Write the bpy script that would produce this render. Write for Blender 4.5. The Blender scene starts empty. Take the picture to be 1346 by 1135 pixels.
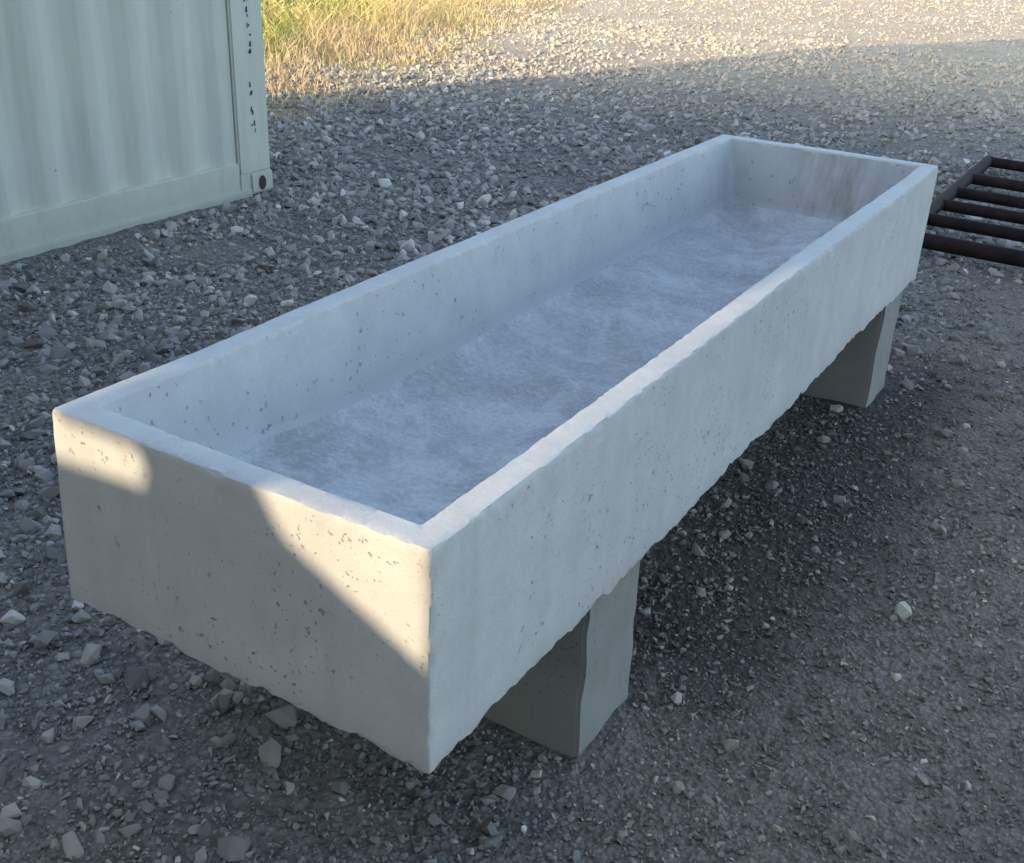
import bpy, bmesh, math, random
import numpy as np
from mathutils import Vector, Matrix
from mathutils.geometry import tessellate_polygon
random.seed(7); RNG=np.random.RandomState(11)
S=0.8; GZ=-1.0034
# ------------------------------------------------------------- helpers
def link(o,parent=None):
    bpy.context.scene.collection.objects.link(o)
    if parent: o.parent=parent
    return o
def mk(name,verts,faces,mat=None,parent=None,smooth=False):
    me=bpy.data.meshes.new(name); me.from_pydata([tuple(v) for v in verts],[],faces)
    bm=bmesh.new(); bm.from_mesh(me); bmesh.ops.recalc_face_normals(bm,faces=bm.faces); bm.to_mesh(me); bm.free()
    if mat: me.materials.append(mat)
    for p in me.polygons: p.use_smooth=smooth
    return link(bpy.data.objects.new(name,me),parent)
def empty(name,loc=(0,0,0),rotz=0):
    o=bpy.data.objects.new(name,None); o.location=loc; o.rotation_euler=(0,0,rotz); return link(o)
def hash2(ix,iy,seed):
    n=(ix.astype(np.int64)*374761393+iy.astype(np.int64)*668265263+seed*1274126177)&0x7fffffff
    n=((n^(n>>13))*1274126177)&0x7fffffff
    return ((n^(n>>16))&0xffff)/65535.0
def vn(x,y,seed=0):
    x=np.asarray(x,float); y=np.asarray(y,float)
    ix=np.floor(x);iy=np.floor(y);fx=x-ix;fy=y-iy
    fx=fx*fx*(3-2*fx);fy=fy*fy*(3-2*fy)
    a=hash2(ix,iy,seed);b=hash2(ix+1,iy,seed);c=hash2(ix,iy+1,seed);d=hash2(ix+1,iy+1,seed)
    return (a*(1-fx)+b*fx)*(1-fy)+(c*(1-fx)+d*fx)*fy-0.5
def ss(a,b,x):
    t=np.clip((x-a)/(b-a),0,1); return t*t*(3-2*t)
def gh(x,y):
    x=np.asarray(x,float);y=np.asarray(y,float)
    h=0.05*vn(x*.5,y*.5,1)+0.03*vn(x*1.3,y*1.3,2)+0.012*vn(x*4,y*4,3)
    near=1-ss(0.2,1.2,np.maximum(np.maximum(-0.9-x,x-0.1),np.maximum(-0.2-y,y-3.2)))
    h=h*(1-0.8*near)
    r=x-0.55-0.12*(y-2)
    h=h+0.018*np.exp(-(r/0.10)**2)*ss(1.0,2.0,y)*(1-ss(6,8,y))-0.014*np.exp(-((r-.3)/0.14)**2)
    r2=np.sqrt((x*.8)**2+y**2)
    return h*(1-ss(40,80,r2))
# ------------------------------------------------------------- node helper
class N:
    def __init__(s,name):
        s.m=bpy.data.materials.new(name); s.m.use_nodes=True; s.t=s.m.node_tree
        s.b=s.t.nodes["Principled BSDF"]; s.tc=s.n("ShaderNodeTexCoord")
    def n(s,typ,**k):
        o=s.t.nodes.new(typ)
        for a,v in k.items(): setattr(o,a,v)
        return o
    def l(s,a,b): s.t.links.new(a,b)
    def put(s,sock,v):
        if hasattr(v,"is_output"): s.l(v,sock)
        else: sock.default_value=v
    def noise(s,scale,detail=4,rough=.55,vec=None,dist=0):
        o=s.n("ShaderNodeTexNoise"); s.l(vec or s.tc.outputs["Object"],o.inputs["Vector"])
        o.inputs["Scale"].default_value=scale;o.inputs["Detail"].default_value=detail
        o.inputs["Roughness"].default_value=rough;o.inputs["Distortion"].default_value=dist
        return o.outputs["Fac"]
    def vor(s,scale,vec=None,feature='F1',rnd=1):
        o=s.n("ShaderNodeTexVoronoi",feature=feature); s.l(vec or s.tc.outputs["Object"],o.inputs["Vector"])
        o.inputs["Scale"].default_value=scale; o.inputs["Randomness"].default_value=rnd
        return o
    def mapr(s,v,a,b,c=0,d=1,smooth=False):
        o=s.n("ShaderNodeMapRange"); o.interpolation_type='SMOOTHSTEP' if smooth else 'LINEAR'
        s.put(o.inputs[0],v)
        for i,q in enumerate((a,b,c,d)): s.put(o.inputs[1+i],q)
        return o.outputs[0]
    def math(s,op,a,b=0.0):
        o=s.n("ShaderNodeMath",operation=op); s.put(o.inputs[0],a); s.put(o.inputs[1],b); return o.outputs[0]
    def mix(s,f,a,b,blend='MIX'):
        o=s.n("ShaderNodeMix",data_type='RGBA',blend_type=blend)
        s.put(o.inputs[0],f)
        for i,v in ((6,a),(7,b)):
            if isinstance(v,tuple) and len(v)==3: v=v+(1,)
            s.put(o.inputs[i],v)
        return o.outputs[2]
    def bump(s,h,strength,dist,prev=None):
        o=s.n("ShaderNodeBump"); o.inputs["Strength"].default_value=strength;o.inputs["Distance"].default_value=dist
        s.l(h,o.inputs["Height"])
        if prev: s.l(prev,o.inputs["Normal"])
        return o.outputs[0]
    def done(s,col,rough=.85,normal=None,metal=0,spec=.3):
        s.put(s.b.inputs["Base Color"],col+(1,) if isinstance(col,tuple) else col)
        s.put(s.b.inputs["Roughness"],rough); s.b.inputs["Metallic"].default_value=metal
        s.b.inputs["Specular IOR Level"].default_value=spec
        if normal: s.l(normal,s.b.inputs["Normal"])
        return s.m
    def sep(s,vec=None):
        o=s.n("ShaderNodeSeparateXYZ"); s.l(vec or s.tc.outputs["Object"],o.inputs[0]); return o.outputs
    def stretch(s,sc):
        o=s.n("ShaderNodeMapping"); s.l(s.tc.outputs["Object"],o.inputs[0]); o.inputs["Scale"].default_value=sc; return o.outputs[0]
# ------------------------------------------------------------- materials
def warped(k,warp=.022,sc=70):
    nz=k.n("ShaderNodeTexNoise"); k.l(k.tc.outputs["Object"],nz.inputs["Vector"]); nz.inputs["Scale"].default_value=sc; nz.inputs["Detail"].default_value=1
    va=k.n("ShaderNodeVectorMath",operation='MULTIPLY_ADD'); k.l(nz.outputs["Color"],va.inputs[0]); va.inputs[1].default_value=(warp,)*3; k.l(k.tc.outputs["Object"],va.inputs[2])
    return va.outputs[0]
def pits(k,vec,scale,keep,rad):
    v=k.vor(scale,vec=vec); sp=k.n("ShaderNodeSeparateColor"); k.l(v.outputs["Color"],sp.inputs[0])
    r=k.math('MULTIPLY',k.mapr(sp.outputs[0],keep,1,-.04,1),rad)
    return k.mapr(k.math('SUBTRACT',v.outputs["Distance"],r),-0.10,0.0,1,0)
def concrete(name,base,dark,kind):
    k=N(name)
    big=k.noise(2.2,3,.6,dist=.6); mid=k.noise(11,4,.7); fine=k.noise(190,2,.7)
    c=k.mix(k.mapr(big,.3,.7),base,dark)
    c=k.mix(k.mapr(mid,.40,.72,0,.5),c,tuple(x*.72 for x in base))
    c=k.mix(k.mapr(fine,.35,.7,0,.30),c,tuple(x*.66 for x in base))
    h=k.math('ADD',k.math('MULTIPLY',mid,.8),k.math('MULTIPLY',fine,.25))
    if kind=='outer':
        wv=warped(k)
        s=k.sep(); side=k.mapr(s[2],.785,.80,1,.12)
        p1=pits(k,wv,58,.82,.40); p2=pits(k,wv,130,.76,.55)
        clus=k.noise(3.0,3,.6)
        p=k.math('MULTIPLY',k.math('MAXIMUM',k.math('MULTIPLY',p1,k.mapr(clus,.40,.53)),k.math('MULTIPLY',p2,k.mapr(clus,.46,.60))),side)
        c=k.mix(k.math('MULTIPLY',p,.66),c,(.17,.165,.16))
        run=k.noise(1,2,.6,vec=k.stretch((14,14,1.2)))
        c=k.mix(k.mapr(run,.50,.75,0,.3),c,tuple(x*.68 for x in base))
        c=k.mix(k.math('MULTIPLY',k.mapr(k.math('ADD',s[2],k.math('MULTIPLY',mid,.12)),.46,.52,1,0,True),.35),c,tuple(x*.66 for x in base))
        h=k.math('SUBTRACT',h,k.math('MULTIPLY',p,1.2))
        nrm=k.bump(h,.65,.004)
    elif kind=='inner':
        wv=warped(k)
        p=k.math('MULTIPLY',pits(k,wv,85,.80,.5),k.mapr(big,.36,.55))
        c=k.mix(k.math('MULTIPLY',p,.6),c,(.15,.15,.16))
        s=k.sep(); farend=k.mapr(s[1],2.85,2.93)
        xm=k.mapr(k.math('ABSOLUTE',k.math('ADD',s[0],.32)),.03,.24,1,.08,True)
        run=k.noise(1,4,.7,vec=k.stretch((16,2,4)))
        c=k.mix(k.math('MULTIPLY',k.math('MULTIPLY',farend,xm),k.mapr(run,.36,.70,0,.75)),c,(.27,.25,.19))
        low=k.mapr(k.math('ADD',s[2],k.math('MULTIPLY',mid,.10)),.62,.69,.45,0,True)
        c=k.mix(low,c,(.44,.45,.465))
        h=k.math('SUBTRACT',h,p); nrm=k.bump(h,.5,.004)
    else:
        st=k.noise(1,3,.6,vec=k.stretch((3.4,1.6,3.4)),dist=.4)
        c=k.mix(k.mapr(st,.3,.7,0,.8,True),c,tuple(x*.62 for x in base))
        w=k.noise(4.5,5,.75,dist=.3)
        c=k.mix(k.mapr(w,.44,.62,0,.6),c,(.72,.715,.70))
        w2=k.noise(75,3,.8)
        c=k.mix(k.mapr(w2,.5,.7,0,.5),c,(.74,.73,.71))
        c=k.mix(k.mapr(w2,.48,.3,0,.5),c,(.34,.34,.35))
        h=k.math('ADD',k.math('MULTIPLY',w2,.7),k.math('MULTIPLY',w,1.6))
        nrm=k.bump(h,.8,.008)
    return k.done(c,.92,nrm,spec=.15 if kind=='floor' else .25)
M_out=concrete("concrete_outer",(.74,.72,.675),(.64,.62,.58),'outer')
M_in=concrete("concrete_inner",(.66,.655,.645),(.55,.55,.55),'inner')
M_fl=concrete("concrete_trough_floor",(.57,.57,.57),(.46,.465,.48),'floor')
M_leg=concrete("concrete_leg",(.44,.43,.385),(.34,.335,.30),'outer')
# ------------------------------------------------------------- feed trough
T=0.0535*1.02; W=0.8; L=3.053; Z0=0.404; Z1=0.8027
NX,NY,NC=110,400,4
trough=empty("concrete_feed_trough")
def loop(ins,r,nx=NX,ny=NY,nc=NC):
    a=max(W/2-ins,.0006); b=L/2-ins; r=min(r,a*.9)
    cx,cy=-W/2,L/2; P=[]
    cs=[((1,-1),-90),((1,1),0),((-1,1),90),((-1,-1),180)]
    for i,((sx,sy),a0) in enumerate(cs):
        for j in range(nc+1):
            t=math.radians(a0+90*j/nc)
            P.append((cx+sx*(a-r)+r*math.cos(t),cy+sy*(b-r)+r*math.sin(t)))
        (tx,ty),_=cs[(i+1)%4]; n=ny if i%2==0 else nx
        t=math.radians(a0+90)
        p0=(cx+sx*(a-r)+r*math.cos(t),cy+sy*(b-r)+r*math.sin(t)); p1=(cx+tx*(a-r)+r*math.cos(t),cy+ty*(b-r)+r*math.sin(t))
        for j in range(1,n): P.append((p0[0]+(p1[0]-p0[0])*j/n,p0[1]+(p1[1]-p0[1])*j/n))
    return P
rings=[(.39,Z0+.03,.01,0),(.25,Z0+.02,.01,0),(.1,Z0+.015,.01,0),(.03,Z0+.012,.01,0),(.012,Z0+.004,.006,0),(.003,Z0,.005,0)]
for i in range(40): rings.append((0,Z0+.004+(Z1-.004-Z0-.004)*i/39,.003,0))
for d,z in ((.001,-.0012),(.004,0),(.018,.0005),(.03,.0005),(T-.018,0),(T-.004,0),(T-.001,-.0012)): rings.append((d,Z1+z,.004,0))
for i in range(26):
    t=i/25; rings.append((T+.034*t,Z1-.005-.206*t,.008+.02*t,1))
for d,z in ((.043,.226),(.054,.236),(.07,.242)): rings.append((T+d,Z1-z,.04,1 if d<.05 else 2))
for i in range(1,25): 
    t=i/24; rings.append((T+.07+(.396-T-.07)*t,Z1-.243-.014*t*(2-t),.04*(1-t)+.0003,2))
V=[];RI=[]
for k,(ins,z,r,mi) in enumerate(rings):
    for (x,y) in loop(ins,r): V.append((x,y,z)); RI.append(k)
n=len(loop(0,.005)); V=np.array(V);RI=np.array(RI)
x,y,z=V[:,0].copy(),V[:,1].copy(),V[:,2].copy()
per=x+y*1.0+np.where(x<-W/2,37.0,0)
fz=1-ss(0,.04,z-Z0); outer=(RI<46)
def steps(v,n): 
    f=v*n; b=np.floor(f); return (b+ss(.4,.6,f-b))/n
rag=.020*steps(vn(per*4.5,per*0+.5,5),3.3)+.015*vn(per*16,per*0,6)+.010*vn(per*50,per*0,7)+.018*steps(vn(per*2.1,per*0,8),4)+.004*vn(per*120,per*0,27)+.003
V[:,2]-=np.where(outer,fz*rag,0)
edge=np.isin(RI,[43,44,45,46,52,53,54])
chip=np.maximum(0,vn(x*42,y*42,9)-.2)*.035+np.maximum(0,vn(x*11,y*11,19)-.28)*.04+np.maximum(0,vn(x*90,y*90,29)-.1)*.007
V[:,2]-=np.where(edge,chip,0)
V[:,2]+=np.where(RI>=38,.004*vn(x*3,y*3,12),0)*ss(Z1-.15,Z1,z)
vedge=(RI<50)&((np.abs(x)<.003)|(np.abs(x+W)<.003))&((np.abs(y)<.003)|(np.abs(y-L)<.003))
vc=np.where(vedge,np.maximum(0,vn(z*60,x*0+y*0,33)-.1)*.008,0)
V[:,0]+=np.where(x>-.4,-vc,vc); V[:,1]+=np.where(y<1,vc,-vc)
w=.005*vn(y*2.3,z*4,14)+.0022*vn(y*12,z*14,15); w2=.004*vn(x*3,z*4,16)+.002*vn(x*14,z*14,17)
# thin uneven arris: the rim line wanders by a millimetre or two
w=w+np.where(edge,.0022*vn(y*40,x*3,35),0); w2=w2+np.where(edge,.0022*vn(x*40,y*3,36),0)
V[:,0]+=w; V[:,1]+=w2
depth=ss(Z1-.12,Z1-.245,z)*(RI>54)
dw=np.minimum(np.minimum(x+W,-x),np.minimum(y,L-y))
fl=ss(T+.03,T+.14,dw)*(RI>70)
V[:,2]+=fl*(.042*vn(x*4+3,y*2.2,21)+.024*vn(x*8,y*6,22)+.009*vn(x*19,y*16,23)+.004*vn(x*45,y*40,24))
V[:,2]+=depth*.05*(1-ss(.05,.66,y+0.45*(x+.4)))
le=1-ss(0,1.6,y); lx=1-ss(-.8,-.2,x)
V[:,0]-=.026*(Z1-z)/(Z1-Z0)*le*lx*(z>Z0-.05)*(RI<54); V[:,0]+=.006*le*lx
faces=[];mi=[]
for k in range(len(rings)-1):
    for j in range(n):
        j2=(j+1)%n; faces.append((k*n+j,k*n+j2,(k+1)*n+j2,(k+1)*n+j)); mi.append(rings[k+1][3] if rings[k][3] else 0)
def cap(b0,m):
    mir=lambda j:(n-NX-j)%n
    for j in range(-NX//2,(n-NX)//2):
        q=[]
        for v_ in (j%n,(j+1)%n,mir(j+1),mir(j)):
            if v_ not in q: q.append(v_)
        if len(q)>2: faces.append(tuple(b0+v_ for v_ in q)); mi.append(m)
cap(0,0); cap((len(rings)-1)*n,2)
tb=mk("trough_basin",V,faces,M_out,trough,True)
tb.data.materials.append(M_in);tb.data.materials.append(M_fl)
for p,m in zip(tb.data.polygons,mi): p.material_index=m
tb.data.set_sharp_from_angle(angle=math.radians(34))
def leg(name,y0,y1):
    bm=bmesh.new(); bmesh.ops.create_cube(bm,size=1)
    bmesh.ops.bevel(bm,geom=bm.edges[:],offset=.012,segments=2,affect='EDGES')
    bmesh.ops.triangulate(bm,faces=bm.faces)
    bmesh.ops.subdivide_edges(bm,edges=bm.edges[:],cuts=12,use_grid_fill=True)
    for v in bm.verts:
        t=v.co.z+.5
        xx=-W/2+v.co.x*(W-.036); yy=(y0+y1)/2+v.co.y*((y1-y0)*(1+.06*(1-t)))
        zz=-.03+t*(Z0+.045)
        a=float(vn(xx*20+yy*31,zz*20,31))*.006
        v.co=Vector((xx+a,yy+a,zz))
    me=bpy.data.meshes.new(name); bm.to_mesh(me); bm.free(); me.materials.append(M_leg)
    for p in me.polygons: p.use_smooth=True
    me.set_sharp_from_angle(angle=math.radians(40))
    return link(bpy.data.objects.new(name,me),trough)
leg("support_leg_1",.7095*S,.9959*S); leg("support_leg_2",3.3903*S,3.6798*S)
# ------------------------------------------------------------- ground
def axis(lo,hi,step,far):
    a=list(np.arange(lo,hi,step)); s=step; v=a[-1]; o=[]
    while v<far: s*=1.12; v+=s; o.append(v)
    s=step; v=a[0]; q=[]
    while v>-far: s*=1.12; v-=s; q.append(v)
    return np.array(q[::-1]+a+o)
xs=axis(-6.5,3,.028,500); ys=axis(-1.2,10,.028,500)
X,Y=np.meshgrid(xs,ys); Zg=gh(X,Y)
near=(np.hypot(X,Y-3)<9)
Zg+=near*(.010*vn(X*19,Y*19,41)+.006*vn(X*33,Y*33,42))
def dirtzone(k,px,py,wv):
    right=k.mapr(k.math('ADD',px,k.math('MULTIPLY',wv,.5)),-.7,.5,0,1,True)
    nearm=k.mapr(k.math('ADD',py,wv),3.6,6.6,1,0,True)
    front=k.mapr(k.math('ADD',py,k.math('MULTIPLY',wv,.4)),-.5,.3,1,0,True)
    return k.math('MAXIMUM',k.math('MULTIPLY',right,nearm),k.math('MULTIPLY',front,.8))
k=N("gravel_ground")
pos=k.sep(); px,py=pos[0],pos[1]
wob=k.noise(1.1,3,.6); wv=k.mapr(wob,.2,.8,-1,1)
dirt=dirtzone(k,px,py,wv)
far=k.mapr(k.math('ADD',py,k.math('MULTIPLY',px,-.25)),7,13,0,1,True)
n1=k.noise(7,4,.7); n3=k.noise(1.3,4,.65)
v1=k.vor(42); v2=k.vor(95)
s1=k.n("ShaderNodeSeparateColor");k.l(v1.outputs["Color"],s1.inputs[0]); s2=k.n("ShaderNodeSeparateColor");k.l(v2.outputs["Color"],s2.inputs[0])
grey=k.mix(s1.outputs[0],(.19,.175,.16),(.36,.34,.31)); grey=k.mix(k.mapr(v1.outputs["Distance"],.3,.75),grey,(.12,.108,.096))
grey=k.mix(k.mapr(n3,.45,.62,0,.5),grey,(.27,.235,.195))
brown=k.mix(s2.outputs[0],(.21,.17,.13),(.40,.33,.265)); brown=k.mix(k.mapr(v2.outputs["Distance"],.3,.8,0,.6),brown,(.155,.122,.096))
brown=k.mix(k.mapr(n1,.35,.65,0,.5),brown,(.24,.19,.145))
c=k.mix(dirt,grey,brown)
farlit_gr=k.mix(s1.outputs[1],(.50,.42,.31),(.70,.61,.47)); farlit_gr=k.mix(k.mapr(n3,.38,.62,0,.6),farlit_gr,(.46,.36,.25))
farlit_gr=k.mix(k.mapr(n1,.5,.7,0,.5),farlit_gr,(.36,.29,.21))
c=k.mix(far,c,farlit_gr)  # far gravel: sunlit brightness and warmth put into the colour
vg=k.math('ADD',px,k.math('ADD',k.math('MULTIPLY',py,.30),k.math('MULTIPLY',wv,.5)))
c=k.mix(k.mapr(vg,-3.6,-2.9,.85,0,True),c,k.mix(n1,(.32,.22,.10),(.52,.40,.22)))
dark_strip=k.math('MULTIPLY',k.mapr(k.math('ABSOLUTE',k.math('ADD',px,k.math('MULTIPLY',wv,.12))),.12,.42,1,0,True),k.math('MULTIPLY',k.mapr(py,.6,1.1,0,1,True),k.mapr(py,2.9,3.6,1,0,True)))
c=k.mix(k.math('MULTIPLY',dark_strip,.75),c,(.055,.045,.038))  # darker ground in a strip along the trough's right edge
h=k.math('ADD',k.math('MULTIPLY',v1.outputs["Distance"],-1.2),k.math('ADD',k.math('MULTIPLY',n1,1.2),k.math('MULTIPLY',v2.outputs["Distance"],-.6)))
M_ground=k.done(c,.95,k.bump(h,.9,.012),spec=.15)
nyy,nxx=X.shape
idx=np.arange(nxx*nyy).reshape(nyy,nxx)
F=np.stack([idx[:-1,:-1],idx[:-1,1:],idx[1:,1:],idx[1:,:-1]],-1).reshape(-1,4)
def fastmesh(name,verts,faces,mat,attrs=None,smooth=False):
    me=bpy.data.meshes.new(name); me.vertices.add(len(verts)); me.vertices.foreach_set("co",verts.astype(np.float32).ravel())
    m=faces.shape[1]; me.loops.add(faces.size); me.loops.foreach_set("vertex_index",faces.astype(np.int32).ravel())
    me.polygons.add(len(faces)); me.polygons.foreach_set("loop_start",np.arange(0,faces.size,m,dtype=np.int32))
    if attrs:
        for kx,a in attrs.items():
            at=me.attributes.new(kx,'FLOAT','POINT'); at.data.foreach_set("value",a.astype(np.float32))
    me.update(calc_edges=True); me.materials.append(mat)
    (me.shade_smooth if smooth else me.shade_flat)()
    return link(bpy.data.objects.new(name,me))
fastmesh("ground",np.stack([X.ravel(),Y.ravel(),Zg.ravel()],-1),F,M_ground,smooth=True)
# ------------------------------------------------------------- gravel stones
def hulls(n,npts,rs):
    out=[]
    for i in range(n):
        bm=bmesh.new(); P=rs.randn(npts,3); P/=np.linalg.norm(P,axis=1)[:,None]; P*=rs.uniform(.8,1.1,(npts,1)); P*=np.array([1.15,.9,.68])
        for p in P: bm.verts.new(p)
        r=bmesh.ops.convex_hull(bm,input=bm.verts[:]); bmesh.ops.triangulate(bm,faces=bm.faces[:])
        loose=[v for v in bm.verts if not v.link_faces]; bmesh.ops.delete(bm,geom=loose,context='VERTS')
        bm.verts.index_update()
        out.append((np.array([v.co[:] for v in bm.verts]),np.array([[v.index for v in f.verts] for f in bm.faces]))); bm.free()
    return out
HB=hulls(16,12,RNG); HS=hulls(12,8,RNG)
gravel=empty("gravel")
def inleg(x,y):
    m=(x>-.8)&(x<0)
    return m&(((y>.54)&(y<.83))|((y>2.68)&(y<2.98)))
def stones(name,x,y,r,H,mat,tone,sink=.25,parent=None):
    keep=~inleg(x,y)&~((x<-3.62)&(x>-6.3)&(y<3.8)&(y>-3))
    x,y,r,tone=x[keep],y[keep],r[keep],tone[keep]; N_=len(x)
    z=gh(x,y)+r*(.45-sink)
    q=RNG.randn(N_,4); q[:,1:3]*=.45; q/=np.linalg.norm(q,axis=1)[:,None]; a,b,c,d=q.T
    Rm=np.stack([1-2*(c*c+d*d),2*(b*c-a*d),2*(b*d+a*c),2*(b*c+a*d),1-2*(b*b+d*d),2*(c*d-a*b),2*(b*d-a*c),2*(c*d+a*b),1-2*(b*b+c*c)],-1).reshape(-1,3,3)
    sh=RNG.randint(0,len(H),N_); VV=[];FF=[];TT=[];off=0
    for i,(hv,hf) in enumerate(H):
        s=np.where(sh==i)[0]
        if not len(s): continue
        v=np.einsum('nij,vj->nvi',Rm[s],hv)*r[s][:,None,None]+np.stack([x[s],y[s],z[s]],-1)[:,None,:]
        VV.append(v.reshape(-1,3)); TT.append(np.repeat(tone[s],len(hv)))
        FF.append((hf[None]+(off+np.arange(len(s))*len(hv))[:,None,None]).reshape(-1,3)); off+=len(s)*len(hv)
    o=fastmesh(name,np.concatenate(VV),np.concatenate(FF),mat,{"tone":np.concatenate(TT)})
    if parent: o.parent=parent
    return o
k=N("gravel_stone")
at=k.n("ShaderNodeAttribute",attribute_name="tone"); t=at.outputs["Fac"]
cr=k.n("ShaderNodeValToRGB"); k.l(t,cr.inputs[0]); e=cr.color_ramp.elements
e[0].position=0;e[0].color=(.17,.16,.148,1); e[1].position=1;e[1].color=(.68,.645,.585,1)
for p_,c_ in ((.35,(.27,.257,.238,1)),(.6,(.355,.338,.31,1)),(.8,(.44,.405,.355,1)),(.9,(.54,.505,.45,1))):
    q_=e.new(p_); q_.color=c_
pos=k.sep(); farlit=k.mapr(k.math('ADD',pos[1],k.math('MULTIPLY',pos[0],-.25)),7,12,0,.7,True)
wv=k.mapr(k.noise(1.1,1,.6),.2,.8,-1,1)
c=k.mix(k.math('MULTIPLY',dirtzone(k,pos[0],pos[1],wv),.9),cr.outputs[0],(1.0,.90,.78),'MULTIPLY')
c=k.mix(farlit,c,(.62,.53,.40))  # far stones get the same sunlit tone in their colour
M_stone=k.done(c,.92,spec=.15)
k=N("rust_red_stone"); M_red=k.done(k.mix(k.noise(60,3),(.16,.06,.05),(.09,.045,.04)),.9)
def sample(n,x0,x1,y0,y1): return RNG.uniform(x0,x1,n),RNG.uniform(y0,y1,n)
def coarse(x,y):
    wv=vn(x*1.1,y*1.1,50)*1.2
    return np.maximum(1-ss(-.9,.3,x+wv*.6),ss(3.4,5.5,y+wv))
def infrustum(x,y):
    d=np.stack([x-.778,y+1.114],-1); f=d@np.array([-.5067,.8621]); s=d@np.array([.8621,.5067])
    return (f>.6)&(np.abs(s)<f*.62+.9)
x,y=sample(260000,-9,5,-1.5,13); c=coarse(x,y); d=np.hypot(x-.8,y+1.1)
patch=np.clip(.78+1.9*vn(x*1.6,y*1.6,61)+.8*vn(x*4,y*4,62),.12,1)*(1-.5*(1-ss(-.4,.5,y+vn(x*2,y*2,63)*.6)))
pr=(.09+.91*c*patch)*np.clip(1.2-d/14,.2,1); m=(RNG.rand(len(x))<pr)&infrustum(x,y); x,y=x[m],y[m]; c=c[m]; d=d[m]
r=np.exp(RNG.randn(len(x))*.60)*.0086*(.8+.3*c)*(1+.55*ss(2.5,7,d)); r=np.clip(r,.0038,.040)
def tones(x,y,a,b): 
    t=RNG.beta(a,b,len(x))+.25*vn(x*1.5,y*1.5,60); hi=RNG.rand(len(x))<.07; return np.clip(np.where(hi,t+.3,t),0,1)
stones("gravel_coarse",x,y,r,HB,M_stone,tones(x,y,2.2,2.6),parent=gravel)
x,y=sample(32000,-16,3,11,28); m=infrustum(x,y); x,y=x[m],y[m]
stones("gravel_far",x,y,np.clip(np.exp(RNG.randn(len(x))*.45)*.015,.008,.04),HS,M_stone,np.clip(RNG.beta(2,2,len(x)),0,1),parent=gravel)
x,y=sample(460000,-4.5,4,-1.3,6.5); d=np.hypot(x-.8,y+1.1); m=(RNG.rand(len(x))<np.clip(1.3-d/6,.12,1))&infrustum(x,y); x,y=x[m],y[m]
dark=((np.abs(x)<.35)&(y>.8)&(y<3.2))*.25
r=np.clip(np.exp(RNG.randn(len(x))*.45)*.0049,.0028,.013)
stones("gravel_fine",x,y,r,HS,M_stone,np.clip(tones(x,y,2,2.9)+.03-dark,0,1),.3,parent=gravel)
big=[(-1.71,.27,.032),(-4.08,5.22,.05),(-3.01,4.04,.05),(-3.27,5.29,.05),(.53,1.85,.026)]
bx=np.array([b[0]*S for b in big]);by=np.array([b[1]*S for b in big]);br=np.array([b[2] for b in big])
ex,ey=sample(340,-4.5,2.5,-1,8); er=RNG.uniform(.013,.034,340)*np.where((ex>-.6)&(ey<4),.6,1)
stones("gravel_large",np.concatenate([bx,ex]),np.concatenate([by,ey]),np.concatenate([br,er]),hulls(10,22,RNG),M_stone,np.concatenate([np.ones(len(bx))*.97,RNG.uniform(.45,.95,340)]),.15,parent=gravel)
stones("red_stone",np.array([-2.69,-2.655]),np.array([2.51,2.53]),np.array([.034,.022]),hulls(3,18,RNG),M_red,np.ones(2),.1)
# ------------------------------------------------------------- shipping container
k=N("container_paint")
c=k.mix(k.mapr(k.noise(1.5,4,.6),.3,.7),(.67,.67,.56),(.59,.605,.51))
c=k.mix(k.mapr(k.noise(1,4,.7,vec=k.stretch((9,9,.8))),.48,.75,0,.5),c,(.46,.47,.40))
rs=k.noise(22,5,.75); c=k.mix(k.mapr(rs,.69,.73),c,(.16,.09,.05))
sc=k.noise(1,5,.8,vec=k.stretch((40,40,7))); c=k.mix(k.mapr(sc,.64,.74,0,.5),c,(.42,.41,.35))
s=k.sep(); c=k.mix(k.mapr(k.math('ADD',s[2],k.math('MULTIPLY',rs,.25)),.15,.34,.45,0,True),c,(.44,.42,.35))
M_cont=k.done(c,.55,k.bump(k.noise(4,3),.35,.015))
k=N("container_rust_dark"); M_dark=k.done(k.mix(k.noise(30,4),(.03,.028,.025),(.10,.06,.045)),.8)
cont=empty("shipping_container",(-4.61*S,4.62*S,-.005),-.018)
CL,CW,CH=6.06,2.44,2.59
def bevbox(name,x0,x1,y0,y1,z0,z1,mat,parent,b=.006):
    bm=bmesh.new(); bmesh.ops.create_cube(bm,size=1)
    for v in bm.verts: v.co=Vector(((x0+x1)/2+v.co.x*(x1-x0),(y0+y1)/2+v.co.y*(y1-y0),(z0+z1)/2+v.co.z*(z1-z0)))
    bmesh.ops.bevel(bm,geom=bm.edges[:],offset=b,segments=2,affect='EDGES')
    me=bpy.data.meshes.new(name);bm.to_mesh(me);bm.free();me.materials.append(mat);return link(bpy.data.objects.new(name,me),parent)
def corrug(name,axis_,const,a,b,z0,z1,sgn):
    prof=[];p=a;pitch=.278;D=.026
    while p<b:
        for (u,dep) in ((0,0),(.066,0),(.074,-.0015),(.14,-D+.0015),(.148,-D),(.20,-D),(.208,-D+.0015),(.270,-.0015)):
            if p+u<b: prof.append((p+u,dep))
        p+=pitch
    prof.append((b,0))
    vs=[];fs=[];zz=[z0,(z0+z1)/2,z1]
    for (u,dep) in prof:
        for q in zz: vs.append((const+sgn*dep,u,q) if axis_=='y' else (u,const+sgn*dep,q))
    m=3
    for i in range(len(prof)-1):
        for j in range(m-1): fs.append((i*m+j,(i+1)*m+j,(i+1)*m+j+1,i*m+j+1))
    return mk(name,vs,fs,M_cont,cont,True)
PW=.245
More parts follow.
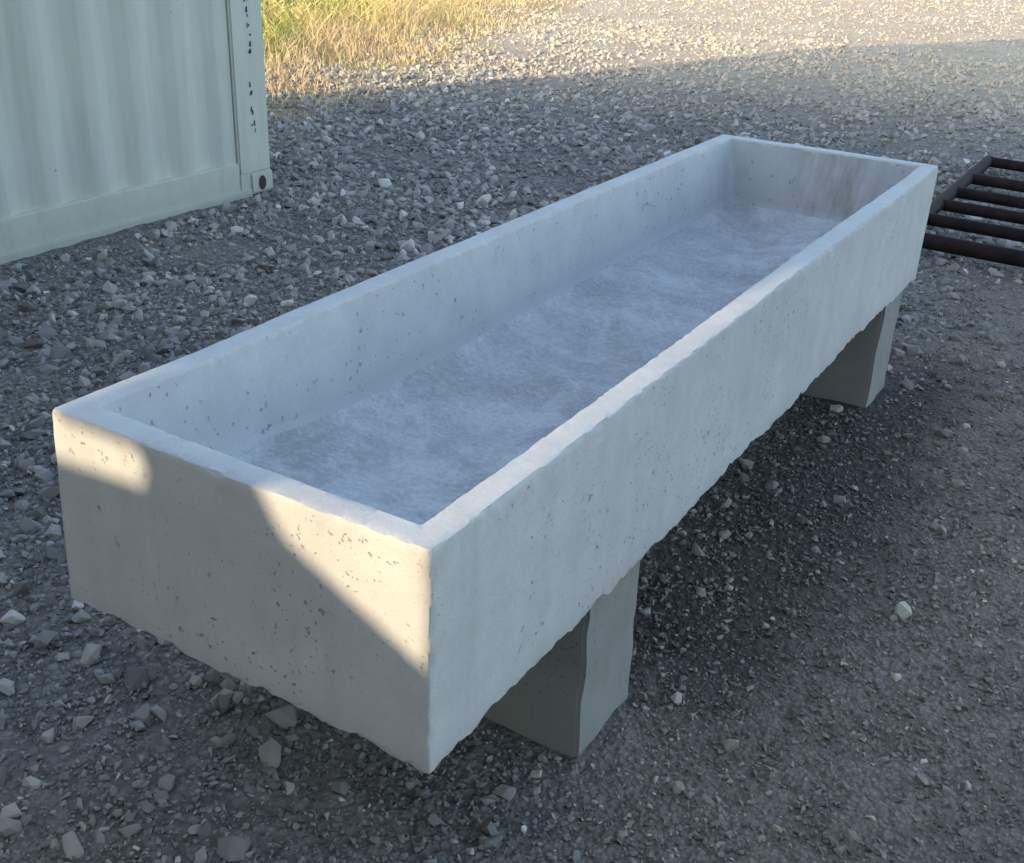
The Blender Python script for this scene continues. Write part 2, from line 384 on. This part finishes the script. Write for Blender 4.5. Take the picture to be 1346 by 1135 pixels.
corrug("side_panel",'y',-.022,-CL+.16,-PW-.005,.15,CH-.06,1)
corrug("side_panel_back",'y',-CW+.022,-CL+.16,-PW-.005,.15,CH-.06,-1)
corrug("end_panel",'x',-.03,-CW+.16,-.16,.15,CH-.1,1)
corrug("front_panel",'x',-CL+.03,-CW+.16,-.16,.15,CH-.1,-1)
bevbox("roof_panel",-CW+.03,-.03,-CL+.03,-.03,CH-.07,CH-.03,M_cont,cont)
bevbox("floor_panel",-CW+.03,-.03,-CL+.03,-.03,.12,.16,M_dark,cont)
for nm,xa,xb in (("rail_bottom",-.07,-.006),("rail_bottom_back",-CW+.006,-CW+.07)): bevbox(nm,xa,xb,-CL+.16,-PW+.003,.0,.19,M_cont,cont,.008)
bevbox("rail_lip",-.05,.012,-CL+.16,-.17,-.01,.04,M_cont,cont,.006)
for nm,xa,xb in (("rail_top",-.06,-.004),("rail_top_back",-CW+.004,-CW+.06)): bevbox(nm,xa,xb,-CL+.16,-PW+.003,CH-.075,CH-.01,M_cont,cont)
for nm,yb in (("rail_end",-.07),("rail_front",-CL+.006)): bevbox(nm,-CW+.16,-.16,yb,yb+.064,.03,.17,M_cont,cont); bevbox(nm+"_top",-CW+.16,-.16,yb,yb+.064,CH-.12,CH-.01,M_cont,cont)
ci=0
for xa in (-.155,-CW+.003):
    for ya,yb in ((-PW,-.003),(-CL+.003,-CL+.165)):
        ci+=1
        bevbox("corner_post_%d"%ci,xa,xa+.152,ya,yb,.118,CH-.118,M_cont,cont,.01)
        yc=-.166 if ya==-PW else -CL-.006
        if ya==-PW: bevbox("post_gusset_%d"%ci,xa+.004,xa+.147,ya+.004,-.16,-.01,.14,M_cont,cont,.006)
        for z in (0,CH-.12):
            bevbox("corner_casting_%d_%d"%(ci,z>1),xa-.003,xa+.158,yc-.004,yc+.174,z,z+.12,M_cont,cont,.012)
def disc(name,x,y,z,ry,rz,mat,par,th=.004):
    vs=[];n_=24
    for s_ in (0,th):
        for i in range(n_): vs.append((x+s_,y+ry*math.cos(6.2832*i/n_),z+rz*math.sin(6.2832*i/n_)))
    fs=[tuple(range(n_)),tuple(range(n_,2*n_))]+[(i,(i+1)%n_,n_+(i+1)%n_,n_+i) for i in range(n_)]
    return mk(name,vs,fs,mat,par)
disc("casting_hole",.0015,-.085,.058,.028,.04,M_dark,cont)
rr=random.Random(3); zz=.35
vs=[];fs=[]
while zz<1.9:
    for j in range(rr.choice((1,2,2))):
        a=rr.uniform(.005,.018);b=rr.uniform(.004,.009); cy=-.125+rr.uniform(-.016,.016); cz=zz+rr.uniform(-.015,.015); i0=len(vs)
        for (sx,sz) in ((-1,-1),(1,-.8),(.8,1),(-.9,.7)): vs.append((.0005,cy+sx*b*.6,cz+sz*a))
        fs.append((i0,i0+1,i0+2,i0+3))
    zz+=rr.choice((.04,.05,.06,.16))
mk("stencil_marks",vs,fs,M_dark,cont)
# ------------------------------------------------------------- pipe gate lying on the ground
k=N("rusty_pipe"); c=k.mix(k.mapr(k.noise(14,4,.7),.35,.7),(.014,.011,.011),(.040,.020,.018)); c=k.mix(k.mapr(k.noise(60,3),.6,.75,0,.5),c,(.01,.008,.008))
M_pipe=k.done(c,.75,None,0,.15)
gate=empty("rusty_pipe_gate")
def pipe(name,a,b,r,par,mat):
    a=Vector(a);b=Vector(b);d=(b-a).normalized();u=d.orthogonal().normalized();w=d.cross(u);vs=[];fs=[];n_=16
    for p in (a,b):
        for i in range(n_): q=6.28318*i/n_; vs.append(p+u*math.cos(q)*r+w*math.sin(q)*r)
    for i in range(n_): fs.append((i,(i+1)%n_,n_+(i+1)%n_,n_+i))
    fs+= [tuple(range(n_)),tuple(range(n_,2*n_))]
    o=mk(name,vs,fs,mat,par,True); o.data.set_sharp_from_angle(angle=math.radians(50)); return o
gx0=-.43; gys=[4.76,5.20,5.57,5.93,6.36,6.95]
for i,gy in enumerate(gys): pipe("rail_%d"%(i+1),(gx0,gy,.08),(gx0+3.0,gy-.12,.08),.040 if i==0 else .033,gate,M_pipe)
pipe("end_rail",(gx0,gys[0]-.03,.08),(gx0,gys[-1]+.03,.08),.036,gate,M_pipe)
pipe("end_rail_far",(gx0+3,gys[0]-.15,.08),(gx0+3,gys[-1]-.1,.08),.034,gate,M_pipe)
pipe("mid_brace",(gx0+1.5,gys[0]-.09,.07),(gx0+1.5,gys[-1]-.06,.07),.02,gate,M_pipe)
# ------------------------------------------------------------- grass verge
k=N("grass_blades"); at=k.n("ShaderNodeAttribute",attribute_name="tone")
cr=k.n("ShaderNodeValToRGB"); k.l(at.outputs["Fac"],cr.inputs[0]); e=cr.color_ramp.elements
e[0].color=(.12,.22,.035,1);e[1].color=(.70,.53,.31,1); e.new(.35).color=(.32,.40,.08,1); e.new(.65).color=(.58,.48,.20,1)
M_grass=k.done(cr.outputs[0],.7)
nb=190000
gx=RNG.uniform(-22,-4.0,nb); gy=RNG.uniform(5.0,24,nb)
edge_=-4.9-(gy-5.9)*.27+1.5*vn(gx*.8,gy*.8,71)
inside=edge_-gx
m=(inside>0)&(RNG.rand(nb)<np.clip((inside/1.3)**1.2+.12,0,1)*np.clip(1.1+1.8*vn(gx*2.2,gy*2.2,73),.1,1))&~((gx<-3.6)&(gx>-6.3)&(gy<3.8)); gx,gy,inside=gx[m],gy[m],inside[m]
green=ss(1.5,2.6,inside+1.0*vn(gx*.7,gy*.7,72))
tone=np.clip(.92-.72*green+RNG.randn(len(gx))*.15+.6*vn(gx*1.7,gy*1.7,74),0,1)
hh=(.05+.24*ss(.5,2.6,inside))*RNG.uniform(.4,1.4,len(gx)); az=RNG.uniform(0,6.28,len(gx)); wd=RNG.uniform(.004,.008,len(gx)); ln=RNG.uniform(.1,.9,len(gx))*hh; az2=RNG.uniform(0,6.28,len(gx))
b=np.stack([gx,gy,gh(gx,gy)-.01],-1); sv=np.stack([np.cos(az)*wd,np.sin(az)*wd,0*az],-1); lv=np.stack([np.cos(az2)*ln,np.sin(az2)*ln,0*az],-1); up=np.stack([0*hh,0*hh,hh],-1)
vv=np.stack([b-sv,b+sv,b+sv*.7+lv*.3+up*.6,b-sv*.7+lv*.3+up*.6,b+lv+up*.98+sv*.05,b+lv+up-sv*.05],1)
base=(np.arange(len(gx))*6)[:,None,None]; ff=(np.array([[0,1,2,3],[3,2,4,5]])[None]+base).reshape(-1,4)
fastmesh("grass",vv.reshape(-1,3),ff,M_grass,{"tone":np.repeat(tone,6)})
# ------------------------------------------------------------- unseen blocker added behind the camera to cast the big shadow
AZ=.316; EL=math.radians(16.2)
sd=Vector((AZ,1,0)).normalized(); tanp=math.tan(EL)*math.sqrt(1+AZ*AZ)
k=N("blocker_boards"); c=k.mix(k.noise(1,4,.6,vec=k.stretch((8,8,.6))),(.38,.34,.27),(.50,.45,.37)); M_blocker=k.done(c,.85)
YW=-6.0
def bp(xp,zp): return ((xp+AZ*YW)*S,(zp-tanp*YW-GZ)*S)
outer_=[(-11.0*S,-.3),(14*S,-.3),(14*S,5.3),(-7.0*S,11.2*S),(-11.0*S,6.6*S)]
sun_gapR=[bp(.005,-.27),bp(-.33,-.10),bp(-.40,0.0),bp(-.47,.22),bp(-.60,.54),bp(-.665,.62),bp(-.62,.64),bp(.005,.02)]  # openings cut to place sun patches on the trough end and rim
sun_gapL=[bp(-1.10,-.135),bp(-.72,-.115),bp(-.70,-.06),bp(-.72,-.02),bp(-.96,-.015),bp(-1.06,.09),bp(-1.12,.08)]
polys=[[Vector((p[0],0,p[1])) for p in q] for q in (outer_,sun_gapR,sun_gapL)]
p2=[[Vector((p.x,p.z,0)) for p in q] for q in polys]
tris=tessellate_polygon(p2); flat=[p for q in polys for p in q]
shadow_blocker=empty("shadow_blocker")
vs=[(p.x,YW*S,p.z) for p in flat]
wall=mk("blocker_wall",vs,[tuple(t_) for t_ in tris],M_blocker,shadow_blocker)
sm=wall.modifiers.new("thick",'SOLIDIFY'); sm.thickness=.03
mk("blocker_side_left",[(-11*S,YW*S-.04,-.3),(-11*S,YW*S-8,-.3),(-11*S,YW*S-8,6.6*S-.1),(-11*S,YW*S-.04,6.6*S-.1)],[(0,1,2,3)],M_blocker,shadow_blocker)
mk("blocker_side_right",[(14*S,YW*S-.04,-.3),(14*S,YW*S-8,-.3),(14*S,YW*S-8,5.2),(14*S,YW*S-.04,5.2)],[(0,1,2,3)],M_blocker,shadow_blocker)
mk("blocker_roof",[(-11.0*S,YW*S-.04,6.6*S),(-7*S,YW*S-.04,11.2*S),(-7*S,YW*S-8,11.2*S),(-11*S,YW*S-8,6.6*S),(14*S,YW*S-.04,5.3),(14*S,YW*S-8,5.3)],[(0,1,2,3),(1,4,5,2)],M_blocker,shadow_blocker)
# ------------------------------------------------------------- light
to_sun=-(sd*math.cos(EL))+Vector((0,0,math.sin(EL)))
sun=bpy.data.lights.new("sun",'SUN'); sun.energy=5.0; sun.angle=math.radians(.5); sun.color=(1,.81,.56)
so=link(bpy.data.objects.new("sun",sun)); so.rotation_euler=to_sun.to_track_quat('Z','Y').to_euler()
wd_=bpy.data.worlds.new("World"); bpy.context.scene.world=wd_; wd_.use_nodes=True; nt=wd_.node_tree
sky=nt.nodes.new("ShaderNodeTexSky"); sky.sky_type='NISHITA'; sky.sun_disc=False; sky.sun_elevation=EL; sky.sun_rotation=math.atan2(to_sun.x,to_sun.y)
sky.dust_density=1.6
nt.links.new(sky.outputs[0],nt.nodes["Background"].inputs[0]); nt.nodes["Background"].inputs[1].default_value=.48
# ------------------------------------------------------------- camera
a,b_,c_=.5313,.4535,.0416
fwd=Vector((-math.sin(a)*math.cos(b_),math.cos(a)*math.cos(b_),-math.sin(b_))); rt=Vector((math.cos(a),math.sin(a),0)); up=rt.cross(fwd)
r2=rt*math.cos(c_)+up*math.sin(c_); u2=-rt*math.sin(c_)+up*math.cos(c_)
cam=bpy.data.cameras.new("camera"); co=link(bpy.data.objects.new("camera",cam)); cam.sensor_width=36; cam.lens=1500.5/1346*36; cam.clip_end=2000; cam.clip_start=.05
M=Matrix((r2,u2,-fwd)).transposed().to_4x4(); M.translation=Vector((.9721*S,-1.3925*S,(1.0636-GZ)*S)); co.matrix_world=M
sc_=bpy.context.scene; sc_.camera=co
sc_.view_settings.view_transform='Standard'; sc_.view_settings.look='None'; sc_.view_settings.exposure=0
